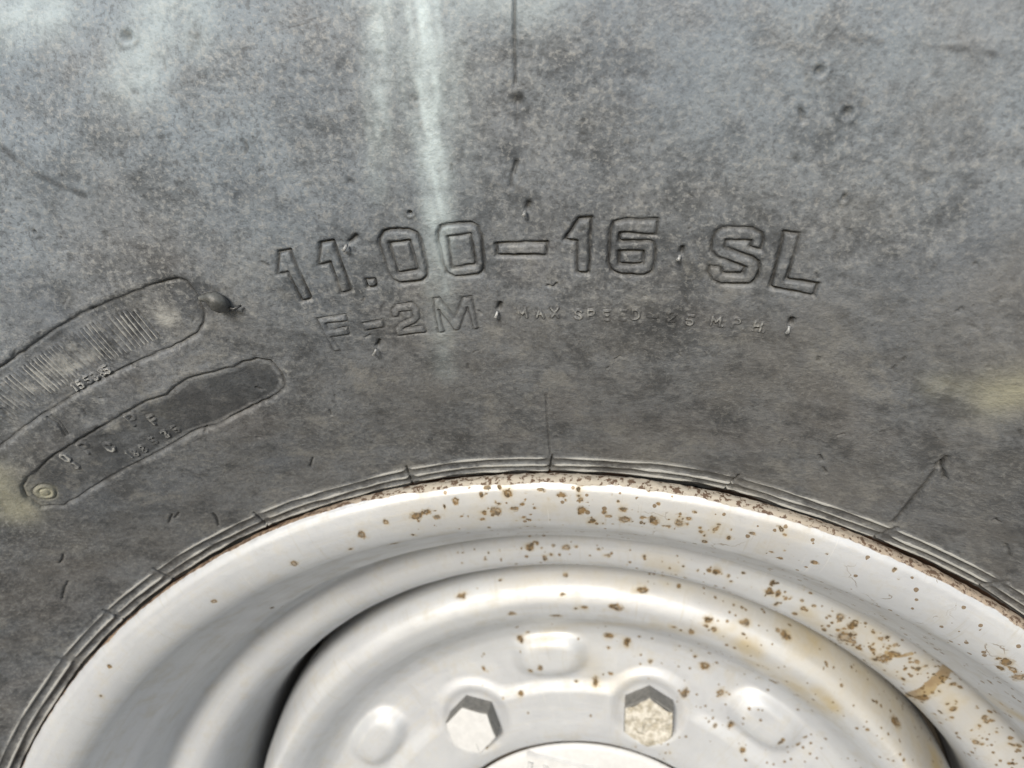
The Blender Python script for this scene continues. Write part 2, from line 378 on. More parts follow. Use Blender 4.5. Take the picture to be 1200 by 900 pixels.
emboss([(930, 145), (992, 152), (940, 328), (1062, 348), (1045, 395), (875, 360)], 'letter', 'embossed outlined letter L', width=.0004, **B_)
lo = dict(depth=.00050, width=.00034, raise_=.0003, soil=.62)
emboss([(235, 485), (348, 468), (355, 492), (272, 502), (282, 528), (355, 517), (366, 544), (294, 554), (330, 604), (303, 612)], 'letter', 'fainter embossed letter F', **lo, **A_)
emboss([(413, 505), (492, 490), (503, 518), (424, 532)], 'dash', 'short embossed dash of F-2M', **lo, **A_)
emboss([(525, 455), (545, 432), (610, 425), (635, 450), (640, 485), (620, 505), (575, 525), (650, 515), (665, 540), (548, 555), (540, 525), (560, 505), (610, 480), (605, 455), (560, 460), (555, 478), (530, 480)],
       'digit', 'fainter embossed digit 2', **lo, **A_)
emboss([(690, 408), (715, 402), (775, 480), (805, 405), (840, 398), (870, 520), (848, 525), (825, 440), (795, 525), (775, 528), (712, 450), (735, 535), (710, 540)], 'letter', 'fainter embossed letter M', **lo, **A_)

GLY = {'M': [[(0, 0), (.05, 1), (.4, .35), (.75, 1), (.8, 0)]], 'A': [[(0, 0), (.35, 1), (.7, 0)], [(.14, .38), (.56, .38)]], 'X': [[(0, 0), (.65, 1)], [(0, 1), (.65, 0)]],
       'S': [[(.6, .82), (.45, 1), (.15, 1), (0, .8), (.1, .58), (.5, .45), (.6, .22), (.45, 0), (.15, 0), (0, .18)]], 'P': [[(0, 0), (0, 1), (.45, 1), (.6, .85), (.6, .6), (.45, .47), (0, .47)]],
       'E': [[(.55, 1), (0, 1), (0, 0), (.55, 0)], [(0, .52), (.45, .52)]], 'D': [[(0, 0), (0, 1), (.4, 1), (.62, .75), (.62, .25), (.4, 0), (0, 0)]], '-': [[(0, .5), (.75, .5)]],
       '2': [[(0, .8), (.15, 1), (.45, 1), (.6, .8), (.55, .55), (0, 0), (.62, 0)]], '5': [[(.55, 1), (.05, 1), (0, .55), (.4, .6), (.6, .4), (.58, .15), (.4, 0), (.1, 0), (0, .15)]],
       'H': [[(0, 0), (0, 1)], [(.6, 0), (.6, 1)], [(0, .52), (.6, .52)]], '.': [[(.1, 0), (.12, .06)]],
       'O': [[(.3, 0), (.05, .2), (.05, .8), (.3, 1), (.55, .8), (.55, .2), (.3, 0)]], '8': [[(.3, .5), (.05, .7), (.15, 1), (.45, 1), (.55, .7), (.3, .5), (.0, .25), (.15, 0), (.45, 0), (.6, .25), (.3, .5)]],
       '3': [[(0, .9), (.2, 1), (.5, .95), (.55, .7), (.3, .55), (.6, .35), (.5, .05), (.2, 0), (0, .12)]], '1': [[(0, .8), (.2, 1), (.2, 0)]], 'C': [[(.6, .8), (.4, 1), (.15, 1), (0, .75), (0, .25), (.15, 0), (.4, 0), (.6, .2)]],
       'F': [[(.55, 1), (0, 1), (0, 0)], [(0, .52), (.45, .52)]]}
def small_glyph(ch, px, height, ang, amp, soil, name='small_letter', part=True, hw=.00026, pl=.5):
    c = T.pick([px])[0]; strokes = GLY[ch]; ca, sa = math.cos(ang), math.sin(ang)
    w = T.win(c-height, c+height, .001); u, v = U[w], V[w]; d = np.full(u.shape, 1e9)
    for st in strokes:
        q = np.array([((x-.32)*height*.95, (y-.5)*height) for x, y in st]); q = np.stack([c[0]+q[:, 0]*ca-q[:, 1]*sa, c[1]+q[:, 0]*sa+q[:, 1]*ca], 1)
        d = np.minimum(d, seg_dist(u, v, q))
    wear = np.clip(.85+.5*vnoise(u, v, .0022, 21), .4, 1)
    H[w] += amp*sstep(hw*1.5, hw*.5, d)*wear
    T.at['soil'][w] = np.maximum(T.at['soil'][w], soil*np.exp(-((d-hw*1.5)/.00016)**2)*wear)
    T.at['pale'][w] = np.maximum(T.at['pale'][w], pl*sstep(hw*1.3, hw*.6, d)*wear)
    if part: T.part[w][d < hw*1.4] = new_part(name, None)
for ch, px, so in [('M', (611, 367), .6), ('A', (632, 367), .6), ('X', (650, 366), .8), ('S', (678, 368), .15), ('P', (693, 368), .25), ('E', (710.5, 370), .1), ('E', (730, 370), .1), ('D', (745, 369), .4), ('-', (764, 372), 1.),
                   ('2', (787, 372), .9), ('5', (809, 376), .1), ('M', (838, 377), .3), ('.', (850, 379), .2), ('P', (863, 380), .25), ('.', (875, 382), .4), ('H', (888, 384), .15), ('.', (899, 386), .2)]:
    small_glyph(ch, px, .0025, 0, .00034, so, pl=.62)

# recessed maker's plates
def plate(poly, name, label, depth, scale=1/2.811, org=(0, 300), lip=.0001):
    pts = T.pick(np.array(poly, float)*scale+np.array(org)); w = T.wpts(pts, .006); u, v = U[w], V[w]
    sd_ = poly_sdf(u, v, pts)+vnoise(u, v, .008, 31)*.00028+vnoise(u, v, .0018, 32)*.00018
    H[w] += -depth*sstep(.0012, -.0014, sd_)+lip*np.exp(-((sd_-.0016)/.0009)**2)-.0006*np.exp(-(sd_/.00042)**2)*np.clip(.75+.5*vnoise(u, v, .008, 35), .2, 1.2)
    T.at['scuff'][w] = np.maximum(T.at['scuff'][w], .42*np.exp(-((sd_+.0004)/.0016)**2)); T.at['soil'][w] = np.maximum(T.at['soil'][w], .62*np.exp(-(sd_/.0004)**2)*np.clip(.75+.6*vnoise(u, v, .007, 33), 0, 1))
    T.at['pale'][w] = np.maximum(T.at['pale'][w], .55*np.exp(-((sd_-.0016)/.0010)**2)*np.clip(.15+.9*vnoise(u, v, .007, 34), 0, 1))
    k = new_part(name, label); T.part[w][sd_ < 0] = k
    return w, sd_, pts
w, sdl, _ = plate([(70, 765), (85, 800), (135, 832), (210, 828), (260, 795), (500, 655), (620, 590), (720, 550), (900, 465), (940, 430), (930, 390), (890, 350), (845, 345), (800, 355), (770, 372), (680, 390), (620, 405),
                   (580, 430), (550, 460), (470, 485), (380, 540), (260, 610), (200, 645), (140, 690), (90, 730)], 'stamp_plate', 'lower recessed stamp, darker, with a ringed dot at its lower end', .00045)
T.at['scuff'][w] = np.maximum(T.at['scuff'][w], .68*sstep(.0, -.002, sdl)*(.55+.45*sstep(-.16, -.11, U[w])))
w, sdu, _ = plate([(-220, 790), (-100, 705), (0, 630), (110, 550), (250, 460), (430, 365), (560, 310), (640, 265), (668, 225), (670, 190), (640, 130), (610, 90), (580, 78), (520, 90), (440, 120), (300, 180), (150, 265), (0, 365), (-120, 450), (-220, 530)],
                  'stamp_plate', 'upper recessed stamp with a comb of fine ridges', .0005)
T.at['pale'][w] = np.maximum(T.at['pale'][w], .60*sstep(-.002, -.006, sdu)*np.clip(.75+.45*vnoise(U[w], V[w], .007, 45), 0, 1.4))
T.at['scuff'][w] = np.maximum(T.at['scuff'][w], .50*np.exp(-((sdu+.0012)/.0016)**2)*np.clip(.7+.7*vnoise(U[w], V[w], .006, 46), 0, 1.2))
# comb of ridges inside the upper stamp
a, b = T.pick([(0, 300+430/2.811), (500/2.811, 300+235/2.811)]); ax = (b-a)/np.linalg.norm(b-a); c, d = T.pick([(400/2.811, 300+165/2.811), (490/2.811, 300+275/2.811)])
ln = (d-c)/np.linalg.norm(d-c); u, v = U[w], V[w]; det = ax[0]*ln[1]-ax[1]*ln[0]
al = ((u-a[0])*ln[1]-(v-a[1])*ln[0])/det; ac = ((v-a[1])*ax[0]-(u-a[0])*ax[1])/det
hm = sstep(-.006, -.0045, ac+.0012*vnoise(al, al*0, .002, 41))*sstep(.0115, .0095, ac+.002*vnoise(al, al*0+3, .002, 42))*sstep(.0, .001, np.linalg.norm(b-a)-al)*sstep(-.0025, -.0035, sdu)
cb = np.sin(al/.00125*2*PI+2.2*vnoise(al, ac*.1, .004, 43))*(.75+.4*vnoise(al, ac*.2, .003, 44))
H[w] += hm*cb*.00042; T.at['pale'][w] = np.maximum(T.at['pale'][w], hm*np.clip(cb, 0, 1)*.95); T.at['soil'][w] = np.maximum(T.at['soil'][w], hm*np.clip(-cb-.1, 0, 1)*.7)
T.at['pale'][w] = np.maximum(T.at['pale'][w], .7*np.exp(-((u-T.pick([(192, 372)])[0][0])**2+(v-T.pick([(192, 372)])[0][1])**2)/.006**2))
ta = math.atan2(ax[1], ax[0])
for ch, px in [('1', (87, 455)), ('5', (93, 452)), ('5', (102, 447)), ('3', (110, 443)), ('8', (118, 438)), ('5', (124, 435))]:
    small_glyph(ch, px, .0021, ta, .00055, .3, 'small_digit', hw=.00022, pl=.9)
for ch, px in [('1', (152, 532)), ('8', (158, 530)), ('8', (168, 525)), ('5', (180, 516)), ('3', (194, 508)), ('5', (206, 503))]:
    small_glyph(ch, px, .0024, ta, .00050, .3, 'small_digit', hw=.00024, pl=.7)
for ch, px, hh in [('O', (76, 537), .0026), ('O', (87, 546), .0022), ('P', (100, 525), .0034), ('C', (128, 524), .0026), ('P', (155, 492), .0032), ('F', (180, 492), .0026)]:
    small_glyph(ch, px, hh*1.1, ta, .0006, .3, 'small_letter', hw=.00042, pl=.75)
# ringed dot of the lower stamp
c = T.pick([(52, 579)])[0]; w = T.win(c-.008, c+.008, 0); d = np.hypot(U[w]-c[0], (V[w]-c[1])*1.25)+vnoise(U[w], V[w], .003, 51)*.0004
H[w] += .00025*sstep(.0034, .0026, d)-.0003*np.exp(-((d-.0036)/.0004)**2)-.0004*np.exp(-((d-.0015)/.0004)**2)
T.at['yellow'][w] = np.maximum(T.at['yellow'][w], .75*sstep(.0055, .001, d)); T.part[w][d < .0036] = new_part('stamp_dot')
T.at['soil'][w] = np.maximum(T.at['soil'][w], .25*np.exp(-((d-.0036)/.0004)**2))

def groove(pl, width, depth, soil=.6, hook=0., attr=None):
    pts = T.pick(pl); w = T.wpts(pts, .006); u, v = U[w], V[w]
    d = seg_dist(u, v, pts)+vnoise(u, v, .002, 61)*width*.25
    H[w] -= depth*np.exp(-(d/width)**2); T.at['soil'][w] = np.maximum(T.at['soil'][w], soil*np.exp(-(d/(width*.9))**2))
groove([(604, -10), (603, 40), (604, 98)], .00030, .0007, .75)
groove([(606, 128), (606, 148)], .0003, .0003, .3)
groove([(640, 462), (642, 500), (645, 533)], .0003, .00035, .28)
groove([(1103, 543), (1085, 567), (1060, 597), (1046, 613)], .00048, .0009, .85)
groove([(1098, 546), (1104, 553), (1107, 562)], .0006, .0009, .8); groove([(1099, 549), (1109, 538)], .0007, .0009, .8)
groove([(55, 490), (67, 497), (77, 512)], .0003, .0006, .5); groove([(60, 488), (70, 495), (80, 510)], .0003, .0006, .5)
for pl in ([(202, 602), (198, 613)], [(250, 601), (254, 606), (256, 616)], [(367, 535), (364, 545)], [(1178, 637), (1182, 644), (1184, 653)], [(1165, 609), (1171, 610)], [(70, 662), (73, 658), (74, 652)], [(73, 703), (76, 690), (80, 683)],
           [(285, 166), (289, 172), (288, 178)], [(598, 220), (599, 205), (604, 190)], [(602, 205), (606, 190)], [(0, 482), (6, 487)], [(205, 607), (210, 600)], [(960, 535), (963, 541)], [(968, 555), (964, 549)], [(642, 336), (648, 338), (652, 334)],
           [(938, 128), (940, 140)], [(1165, 610), (1168, 606)], [(240, 505), (243, 500)], [(300, 455), (305, 457)]):
    groove(pl, .00036, .0006, .6)
fx = [(rng.uniform(0, 1200), rng.uniform(60, 620)) for _ in range(150)]
for x, y in fx:
    if y > 400 and 100 < x < 1150 and y > 520: continue
    L = rng.uniform(2, 8); an = rng.uniform(0, PI)
    groove([(x, y), (x+L*math.cos(an), y+L*math.sin(an))], rng.uniform(.0002, .00042), rng.uniform(.0001, .0004), rng.uniform(.15, .6))
# round vent dimples with a ring
for x, y, r_ in [(606, 118, .0019), (150, 43, .0016), (960, 83, .0014), (993, 132, .0014), (40, 272, .0009), (990, 232, .0009), (480, 250, .0008)]:
    c = T.pick([(x, y)])[0]; w = T.win(c-.006, c+.006, 0); d = np.hypot(U[w]-c[0], V[w]-c[1])
    H[w] += .0003*np.exp(-((d-r_)/.0004)**2)-.0011*np.exp(-(d/(r_*.5))**2); T.at['soil'][w] = np.maximum(T.at['soil'][w], .6*np.exp(-(d/(r_*.5))**2)+.25*np.exp(-((d-r_*1.4)/.0003)**2))
# scuffs, pale streaks and yellow smudges
def soft(name, pl, width, amp, ends=None):
    pts = T.pick(pl); w = T.wpts(pts, width*4); d = seg_dist(U[w], V[w], pts)
    x = amp*np.exp(-(d/width)**2)
    if ends is not None: x *= ends(U[w], V[w])
    T.at[name][w] = np.maximum(T.at[name][w], x)
soft('scuff', [(-20, 150), (12, 180), (40, 202), (70, 217), (100, 228)], .0013, .62); soft('scuff', [(100, 228), (150, 232), (190, 230)], .002, .4)
soft('scuff', [(985, 43), (1035, 49)], .0014, .5); soft('scuff', [(1085, 54), (1130, 58), (1180, 67)], .0013, .55); soft('scuff', [(320, 38), (350, 30), (378, 19)], .0005, .55)
soft('scuff', [(230, 30), (215, 120)], .004, .42); soft('scuff', [(45, 60), (20, 130)], .005, .45); soft('scuff', [(590, 215), (608, 225)], .004, .45); soft('scuff', [(880, 230), (780, 270)], .006, .36)
soft('scuff', [(780, 285), (800, 300)], .003, .5); soft('scuff', [(640, 260), (700, 262)], .004, .4)
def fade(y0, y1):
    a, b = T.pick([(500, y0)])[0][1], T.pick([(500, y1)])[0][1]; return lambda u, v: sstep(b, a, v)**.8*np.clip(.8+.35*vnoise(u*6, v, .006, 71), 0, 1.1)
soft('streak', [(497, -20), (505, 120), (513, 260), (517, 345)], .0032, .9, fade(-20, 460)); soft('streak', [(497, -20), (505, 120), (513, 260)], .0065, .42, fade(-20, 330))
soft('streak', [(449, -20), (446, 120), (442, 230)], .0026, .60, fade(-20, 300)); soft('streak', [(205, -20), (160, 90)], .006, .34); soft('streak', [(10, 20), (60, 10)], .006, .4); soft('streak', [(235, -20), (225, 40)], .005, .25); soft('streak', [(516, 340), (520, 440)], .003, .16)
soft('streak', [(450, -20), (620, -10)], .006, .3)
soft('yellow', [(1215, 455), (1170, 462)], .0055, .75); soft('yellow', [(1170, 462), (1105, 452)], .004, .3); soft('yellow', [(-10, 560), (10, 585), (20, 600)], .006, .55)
soft('pale', [(1215, 450), (1160, 460)], .006, .35)
for x, y, r_, q in [(100, 470, .006, .5), (30, 540, .006, .45), (200, 455, .004, .4), (290, 365, .004, .4), (130, 500, .005, .45), (1020, 590, .004, .3), (340, 580, .004, .3), (880, 40, .006, .3), (430, 290, .004, .3)]:
    soft('pale', [(x-3, y), (x+3, y)], r_, q)
# moulded ribs round the bead, interrupted at the mould joints
seams = T.pick([(66, 770), (150, 722), (187, 672), (305, 603), (478, 550), (645, 540), (862, 570), (1044, 622), (1175, 680)])[:, 0]
sw = [(T.s_of_r(.2297), .00055, .00060), (T.s_of_r(.2271), .00060, .00080), (T.s_of_r(.2248), .00055, .00080)]
J = slice(0, int(np.searchsorted(s, T.s_of_r(.2335)))); u, v = U[:, J], V[:, J]
gap = np.ones_like(u); cut = np.zeros_like(u)
for k, q in enumerate(seams):
    gap *= 1-.85*np.exp(-((u-q)/.0016)**2); off = (k % 3-1)*.0009
    cut = np.maximum(cut, np.exp(-((u-q-off-(v-sw[0][0])*.25)/.00032)**2)*sstep(T.s_of_r(.2231), T.s_of_r(.2238), v)*sstep(T.s_of_r(.2310), T.s_of_r(.2300), v))
wv = vnoise(u, v*0, .02, 81)*.00022
for k, (c, wd, hh) in enumerate(sw):
    pr = np.exp(-((v-c-wv)/wd)**2)*(gap if k < 2 else .6+.4*gap)*np.clip(.85+.4*vnoise(u, v*0+k, .008, 82), .3, 1.2)
    H[:, J] += pr*hh; T.at['pale'][:, J] = np.maximum(T.at['pale'][:, J], np.clip(pr*1.15-.15, 0, 1)*1.5)
    T.at['soil'][:, J] = np.maximum(T.at['soil'][:, J], .38*np.exp(-((v-c-wv+.0012)/.0006)**2)*(1-pr))
H[:, J] -= cut*.0008; T.at['soil'][:, J] = np.maximum(T.at['soil'][:, J], cut*.6)
T.at['rust'][:, J] = sstep(T.s_of_r(.2248), T.s_of_r(.2226), v)*np.clip(.75+.6*vnoise(u, v, .012, 83), 0, 1.2)
e0 = (sw[0][0]+sw[1][0])/2; e1 = (sw[1][0]+sw[2][0])/2; e2 = sw[2][0]-.0011; e3 = sw[0][0]+.0011
for lo_, hi_ in ((e0, e3), (e1, e0), (e2, e1)):
    j0, j1 = np.searchsorted(s, [lo_, hi_]); T.part[:, j0:j1] = new_part('bead_rib')
NUBS = ([(403, 292), (407, 286), (415, 279)], [(794, 303), (797, 298), (799, 293)], [(581, 370), (583, 364), (585, 358)], [(438, 414), (441, 408), (443, 402)], [(922, 388), (925, 381), (927, 376)], [(614, 252), (616, 246), (618, 240)])
for pa in NUBS: groove([(pa[1][0]+1.5, pa[1][1]-1), (pa[2][0]+1, pa[2][1])], .0006, .0010, .95); soft('scuff', [pa[0], pa[2]], .0024, .42)
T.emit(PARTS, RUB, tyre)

# little rubber spews left by the mould vents
def nub(path, r0, r1, lift, name='rubber_nub', label=None, mat=None, rl=None):
    pts = T.pick(path); n = len(pts); ring = 7; vs = []; fs = []
    for k in range(n):
        u_, s_ = pts[k]; t_ = u_/R0; r_, y_ = T.rs(s_); t = k/(n-1)
        rad = (r0*(1-t)+r1*t) if not rl else float(np.interp(t, np.linspace(0, 1, len(rl)), rl)); l = lift*math.sin(PI*(.18+.72*t))
        n2 = T.rs(s_+1e-4); tr, ty = n2[0]-r_, n2[1]-y_; q = math.hypot(tr, ty); nr, ny = ty/q, -tr/q
        base = np.array([(r_+nr*l)*math.sin(t_), y_+ny*l, (r_+nr*l)*math.cos(t_)])
        e1_ = np.array([math.cos(t_), 0, -math.sin(t_)]); e2_ = np.array([nr*math.sin(t_), ny, nr*math.cos(t_)]); e3_ = np.cross(e1_, e2_)
        kk = pts[min(k+1, n-1)]-pts[max(k-1, 0)]; dr = kk[0]*e1_+kk[1]*np.array([tr/q*math.sin(t_), ty/q, tr/q*math.cos(t_)]); dr /= np.linalg.norm(dr)+1e-12
        sdv = np.cross(dr, e2_)
        for m in range(ring):
            an = 2*PI*m/ring; vs.append(base+rad*(math.cos(an)*sdv+math.sin(an)*e2_))
    for k in range(n-1):
        for m in range(ring): fs.append((k*ring+m, k*ring+(m+1) % ring, (k+1)*ring+(m+1) % ring, (k+1)*ring+m))
    vs.append(np.mean(vs[-ring:], 0)); 
    for m in range(0, ring): fs.append(((n-1)*ring+m, (n-1)*ring+(m+1) % ring, len(vs)-1, len(vs)-1))
    me = bpy.data.meshes.new(name); me.from_pydata([tuple(x) for x in vs], [], [tuple(dict.fromkeys(f)) for f in fs]); me.polygons.foreach_set('use_smooth', [True]*len(me.polygons)); me.materials.append(mat or RUBN); me.update()
    o = bpy.data.objects.new(name, me); sc.collection.objects.link(o); o.parent = tyre
    if label: o['label'] = label
    return o
for pa in NUBS: nub([pa[0], ((pa[0][0]+pa[1][0])/2, (pa[0][1]+pa[1][1])/2), pa[1]], .00045, .0003, .0011, mat=NUBM)
nub([(236, 348), (244, 345), (252, 346), (258, 351), (264, 357), (270, 360)], .0011, .0016, .0016, 'rubber_nub', 'thick curled rubber spew at the end of the upper stamp', SPEW, [.0007, .0010, .0019, .0022, .0017, .0006])
nub([(270, 359), (276, 359), (283, 357)], .0005, .00025, .0012)

# tread and hidden far side of the tyre
CY = .100
tp = [(.4480, -.0270), (.458, -.014), (.465, .004), (.472, .012), (.480, .014), (.482, .018), (.482, .040), (.480, .043), (.462, .045), (.462, .057), (.480, .059), (.483, .062), (.483, .085), (.481, .088), (.462, .090), (.462, .100)]
tp = tp+[(r_, 2*CY-y_) for r_, y_ in tp[-2::-1]]
tread = lathe('tread', tp, RUBN, tyre, 180)
bk = [(r_, 2*CY-float(yr(r_))) for r_ in np.linspace(.448, .2225, 30)]
lathe('back_sidewall', bk, RUBN, tyre, 180)

# ------------------------------------------------------------------ steel wheel
wheel = empty('steel_wheel', 'white painted steel wheel with rust chips, mounted inside the grey tyre', 'wheel')
rp = np.array([(.2140, .0130), (.2190, .0085), (.2222, .0055), (.2233, .0030), (.2228, .0008), (.2212, -.0004), (.2195, -.0008), (.2165, -.0006), (.2135, .0001), (.2105, .0013), (.2080, .0030), (.2060, .0056), (.2043, .0092), (.2022, .0136), (.1997, .0188), (.1970, .0242),
               (.1943, .0300), (.1930, .0355), (.1921, .0410), (.1904, .0466), (.1872, .0490), (.1835, .0500), (.1795, .0507), (.1765, .0519), (.1741, .0545), (.1720, .0588), (.1704, .0640), (.1692, .0710), (.1684, .0790), (.1678, .0950), (.1675, .1300)])
q = np.concatenate([[0], np.cumsum(np.hypot(*np.diff(rp, axis=0).T))])
fr, fy = pchip(q, rp[:, 0]), pchip(q, rp[:, 1]); qq = np.linspace(0, q[-1], 1500)
pr_ = np.stack([fr(qq), fy(qq)], 1)
thr = spaced([(D(-180), D(-72), D(1.5)), (D(-72), D(52), .00050/.2), (D(52), D(180), D(1.5))])[:-1]
W = Revolved(pr_, thr, np.array([0., 1.]), .2)
ss = spaced([(0, .006, .001), (.006, .022, .0004), (.022, W.S[-1]-.045, .00052), (W.S[-1]-.045, W.S[-1], .004)])
W = Revolved(pr_, thr, ss, .2)
W.flip = -1*np.ones(len(ss)); W.out_front = False
for a in ('grime', 'mud', 'edge', 'crack', 'crumbs'): W.arr(a)
W.arr('spot', 3.)
W.H += vnoise(W.U, W.V, .05, 101)*.0003+vnoise(W.U, W.V, .012, 102)*.00007
W.at['arc'] = W.U.copy(); W.at['run'] = W.V.copy()
crest = W.S[np.argmin(pr_[:, 1])]
W.at['edge'][:] = sstep(crest-.0022+.0015*sstep(-.09, -.03, W.U), crest-.0048+.0012*sstep(-.09, -.03, W.U), W.V)*.95+.10*vnoise(W.U, W.V, .006, 103)
W.at['speck'] = .35*sstep(-.10, -.04, W.U)+.65*sstep(-.05, .01, W.U)
W.at['crumbs'][:] = .15+.75*sstep(-.085, -.045, W.U)-.45*sstep(.03, .09, W.U)
lipw = (crest-.0005)+vnoise(W.U, W.V*0, .012, 104)*.0005
W.H += vnoise(W.U, W.V, .0015, 105)*.00016*sstep(crest-.0022, crest-.0036, W.V)

def spots(G, plist):
    for u_, v_, r_ in plist:
        w = G.win(np.array([u_, v_])-r_*4, np.array([u_, v_])+r_*4, 0); ea = .75+.5*((u_*7919.) % .01)/.01; d = np.hypot((G.U[w]-u_)*ea, (G.V[w]-v_)/ea)/r_
        G.at['spot'][w] = np.minimum(G.at['spot'][w], d); G.H[w] -= .00006*sstep(1.1, .7, d)
def px_spots(G, n, sampler, rad):
    P = []; 
    while len(P) < n:
        p = sampler()
        if p is None: continue
        P.append(p)
    Q = G.pick(P); return [(a_[0], a_[1], rad()) for a_ in Q]
fl_top = lambda x: np.interp(x, [21, 139, 231, 357, 464, 576, 676, 808, 915, 1053, 1195], [899, 744, 673, 612, 575, 558, 559, 578, 604, 653, 732])   # where the flange starts, for scattering chips
fl_bot = lambda x: np.interp(x, [169, 316, 446, 561, 643, 773, 880, 1048, 1195], [900, 711, 658, 634, 631, 644, 669, 744, 845])
def s_fl():
    x = rng.choice([rng.uniform(400, 1200), rng.normal(800, 160), rng.normal(640, 70)]); 
    if not 340 < x < 1198: return None
    if 960 < x < 1120 and rng.random() < .85: return None
    return (x, fl_top(x)+12+(fl_bot(x)-fl_top(x)-16)*rng.beta(1.6, 1.8))
cl = lambda base, n, spread: [(u_+rng.normal(0, spread), v_+rng.normal(0, spread*.7), r_*rng.uniform(.35, .8)) for u_, v_, r_ in base for _ in range(rng.integers(0, n))]
f1 = px_spots(W, 110, s_fl, lambda: rng.lognormal(-7.68, .48)); f1 += cl(f1, 3, .0022)
f1 += [(*W.pick([p])[0], r_) for p, r_ in [((452, 612), .0009), ((424, 627), .0013), ((345, 661), .0012), ((251, 705), .0009), ((319, 713), .0009), ((331, 711), .001), ((595, 578), .0013), ((534, 587), .0011), ((488, 605), .0015), ((500, 600), .0013), ((512, 606), .001), ((683, 598), .0013), ((766, 610), .0014), ((1180, 777), .0016), ((1187, 785), .0012), ((1193, 795), .0015), ((1173, 784), .001), ((118, 816), .0006), ((128, 781), .0008)]]
spots(W, f1)
def s_b2():
    x = rng.choice([rng.uniform(540, 1000), rng.uniform(900, 1198), rng.uniform(1000, 1198)])
    y0 = fl_bot(x); y1 = y0+np.interp(x, [540, 900, 1000, 1100, 1200], [26, 34, 45, 75, 95]); return (x, min(895, y0+3+(y1-y0)*rng.beta(1.1, 1.5)))
f2 = px_spots(W, 170, s_b2, lambda: rng.lognormal(-7.32, .50)); spots(W, f2+cl(f2, 2, .0022))
W.at['crack'][:] = sstep(-.03, .06, W.U)*sstep(crest, crest+.004, W.V)*sstep(crest+.030, crest+.024, W.V)
def wsoft(G, name, pl, width, amp, nz=.35):
    pts = G.pick(pl); w = G.wpts(pts, width*4); u_, v_ = G.U[w], G.V[w]; d = seg_dist(u_, v_, pts)
    G.at[name][w] = np.maximum(G.at[name][w], amp*np.exp(-(d/width)**2)*np.clip(1+nz*vnoise(u_, v_, width*1.2, 111), 0, 1.5))
wsoft(W, 'mud', [(1110, 783), (1098, 798), (1086, 808), (1070, 815)], .0026, 1.); wsoft(W, 'mud', [(1070, 814), (1058, 816), (1050, 812)], .0013, .8); wsoft(W, 'mud', [(1068, 766), (1056, 769), (1044, 768)], .0010, .85)
wsoft(W, 'mud', [(1044, 768), (1040, 764)], .0016, .7); wsoft(W, 'mud', [(1185, 835), (1170, 822)], .002, .45); wsoft(W, 'grime', [(1075, 820), (1060, 830), (1080, 835)], .004, .6)
wsoft(W, 'grime', [(1195, 840), (1170, 826)], .004, .7); wsoft(W, 'grime', [(770, 660), (790, 668)], .004, .5); wsoft(W, 'grime', [(480, 600), (600, 590), (760, 595), (900, 630)], .009, .20); wsoft(W, 'grime', [(900, 615), (930, 625)], .004, .3); wsoft(W, 'grime', [(1000, 740), (1195, 890)], .012, .3)
wsoft(W, 'grime', [(940, 720), (1040, 790)], .004, .45); wsoft(W, 'grime', [(600, 668), (700, 670)], .0022, .4)
# sprayed-on paint scratches
W.emit({0: ('rim', None, None)}, PAINT, wheel)
lathe('rim_barrel', [(.2140, .0130), (.204, .022), (.201, .03), (.2005, .06), (.175, .085), (.172, .13), (.2005, .15), (.204, .19), (.2235, .200), (.2233, .195)], DARK, wheel, 120)

# pressed centre disc
dp = np.array([(.0755, .1060), (.0762, .0985), (.0772, .0945), (.0795, .0915), (.0830, .0903), (.0880, .0900), (.1220, .0900), (.1285, .0893), (.1340, .0860), (.1385, .0805), (.1425, .0752), (.1465, .0718), (.1510, .0705), (.1550, .0712), (.1590, .0738), (.1620, .0775), (.1645, .0830), (.1658, .0900), (.1664, .1200)])
q = np.concatenate([[0], np.cumsum(np.hypot(*np.diff(dp, axis=0).T))])
fr, fy = pchip(q, dp[:, 0]), pchip(q, dp[:, 1]); qq = np.linspace(0, q[-1], 1200); pd = np.stack([fr(qq), fy(qq)], 1)
thd = spaced([(D(-180), D(-80), D(1.2)), (D(-80), D(62), .0005/.13), (D(62), D(180), D(1.2))])[:-1]
G = Revolved(pd, thd, np.array([0., 1.]), .13)
gs = spaced([(0, .010, .0008), (.010, G.S[-1]-.028, .0005), (G.S[-1]-.028, G.S[-1], .0014)])
G = Revolved(pd, thd, gs, .13); G.out_front = True
G.flip = np.ones(len(gs))
for a in ('grime', 'mud', 'edge', 'crack'): G.arr(a)
G.arr('spot', 3.)
G.at['arc'] = G.U.copy(); G.at['run'] = G.V.copy()
RG = G.rs(gs)[0][None, :]+0*G.U
X, Z = RG*np.sin(G.TH), RG*np.cos(G.TH)
SPIN = -.1637; RB = .0985
bolt_th = [SPIN+(k+.5)*PI/4 for k in range(8)]
flat = sstep(.131, .1275, RG)
pad = RG-.1045
for t in bolt_th: 
    d = np.hypot(X-RB*math.sin(t), Z-RB*math.cos(t))-.0172
    hh = np.clip(.5+.5*(d-pad)/.004, 0, 1); pad = d*(1-hh)+pad*hh-.004*hh*(1-hh)
G.H += .0017*sstep(.0034, -.0036, pad)*flat
for t in bolt_th:
    d = np.hypot(X-RB*math.sin(t), Z-RB*math.cos(t)); G.H -= .0014*sstep(.0168, .0112, d)
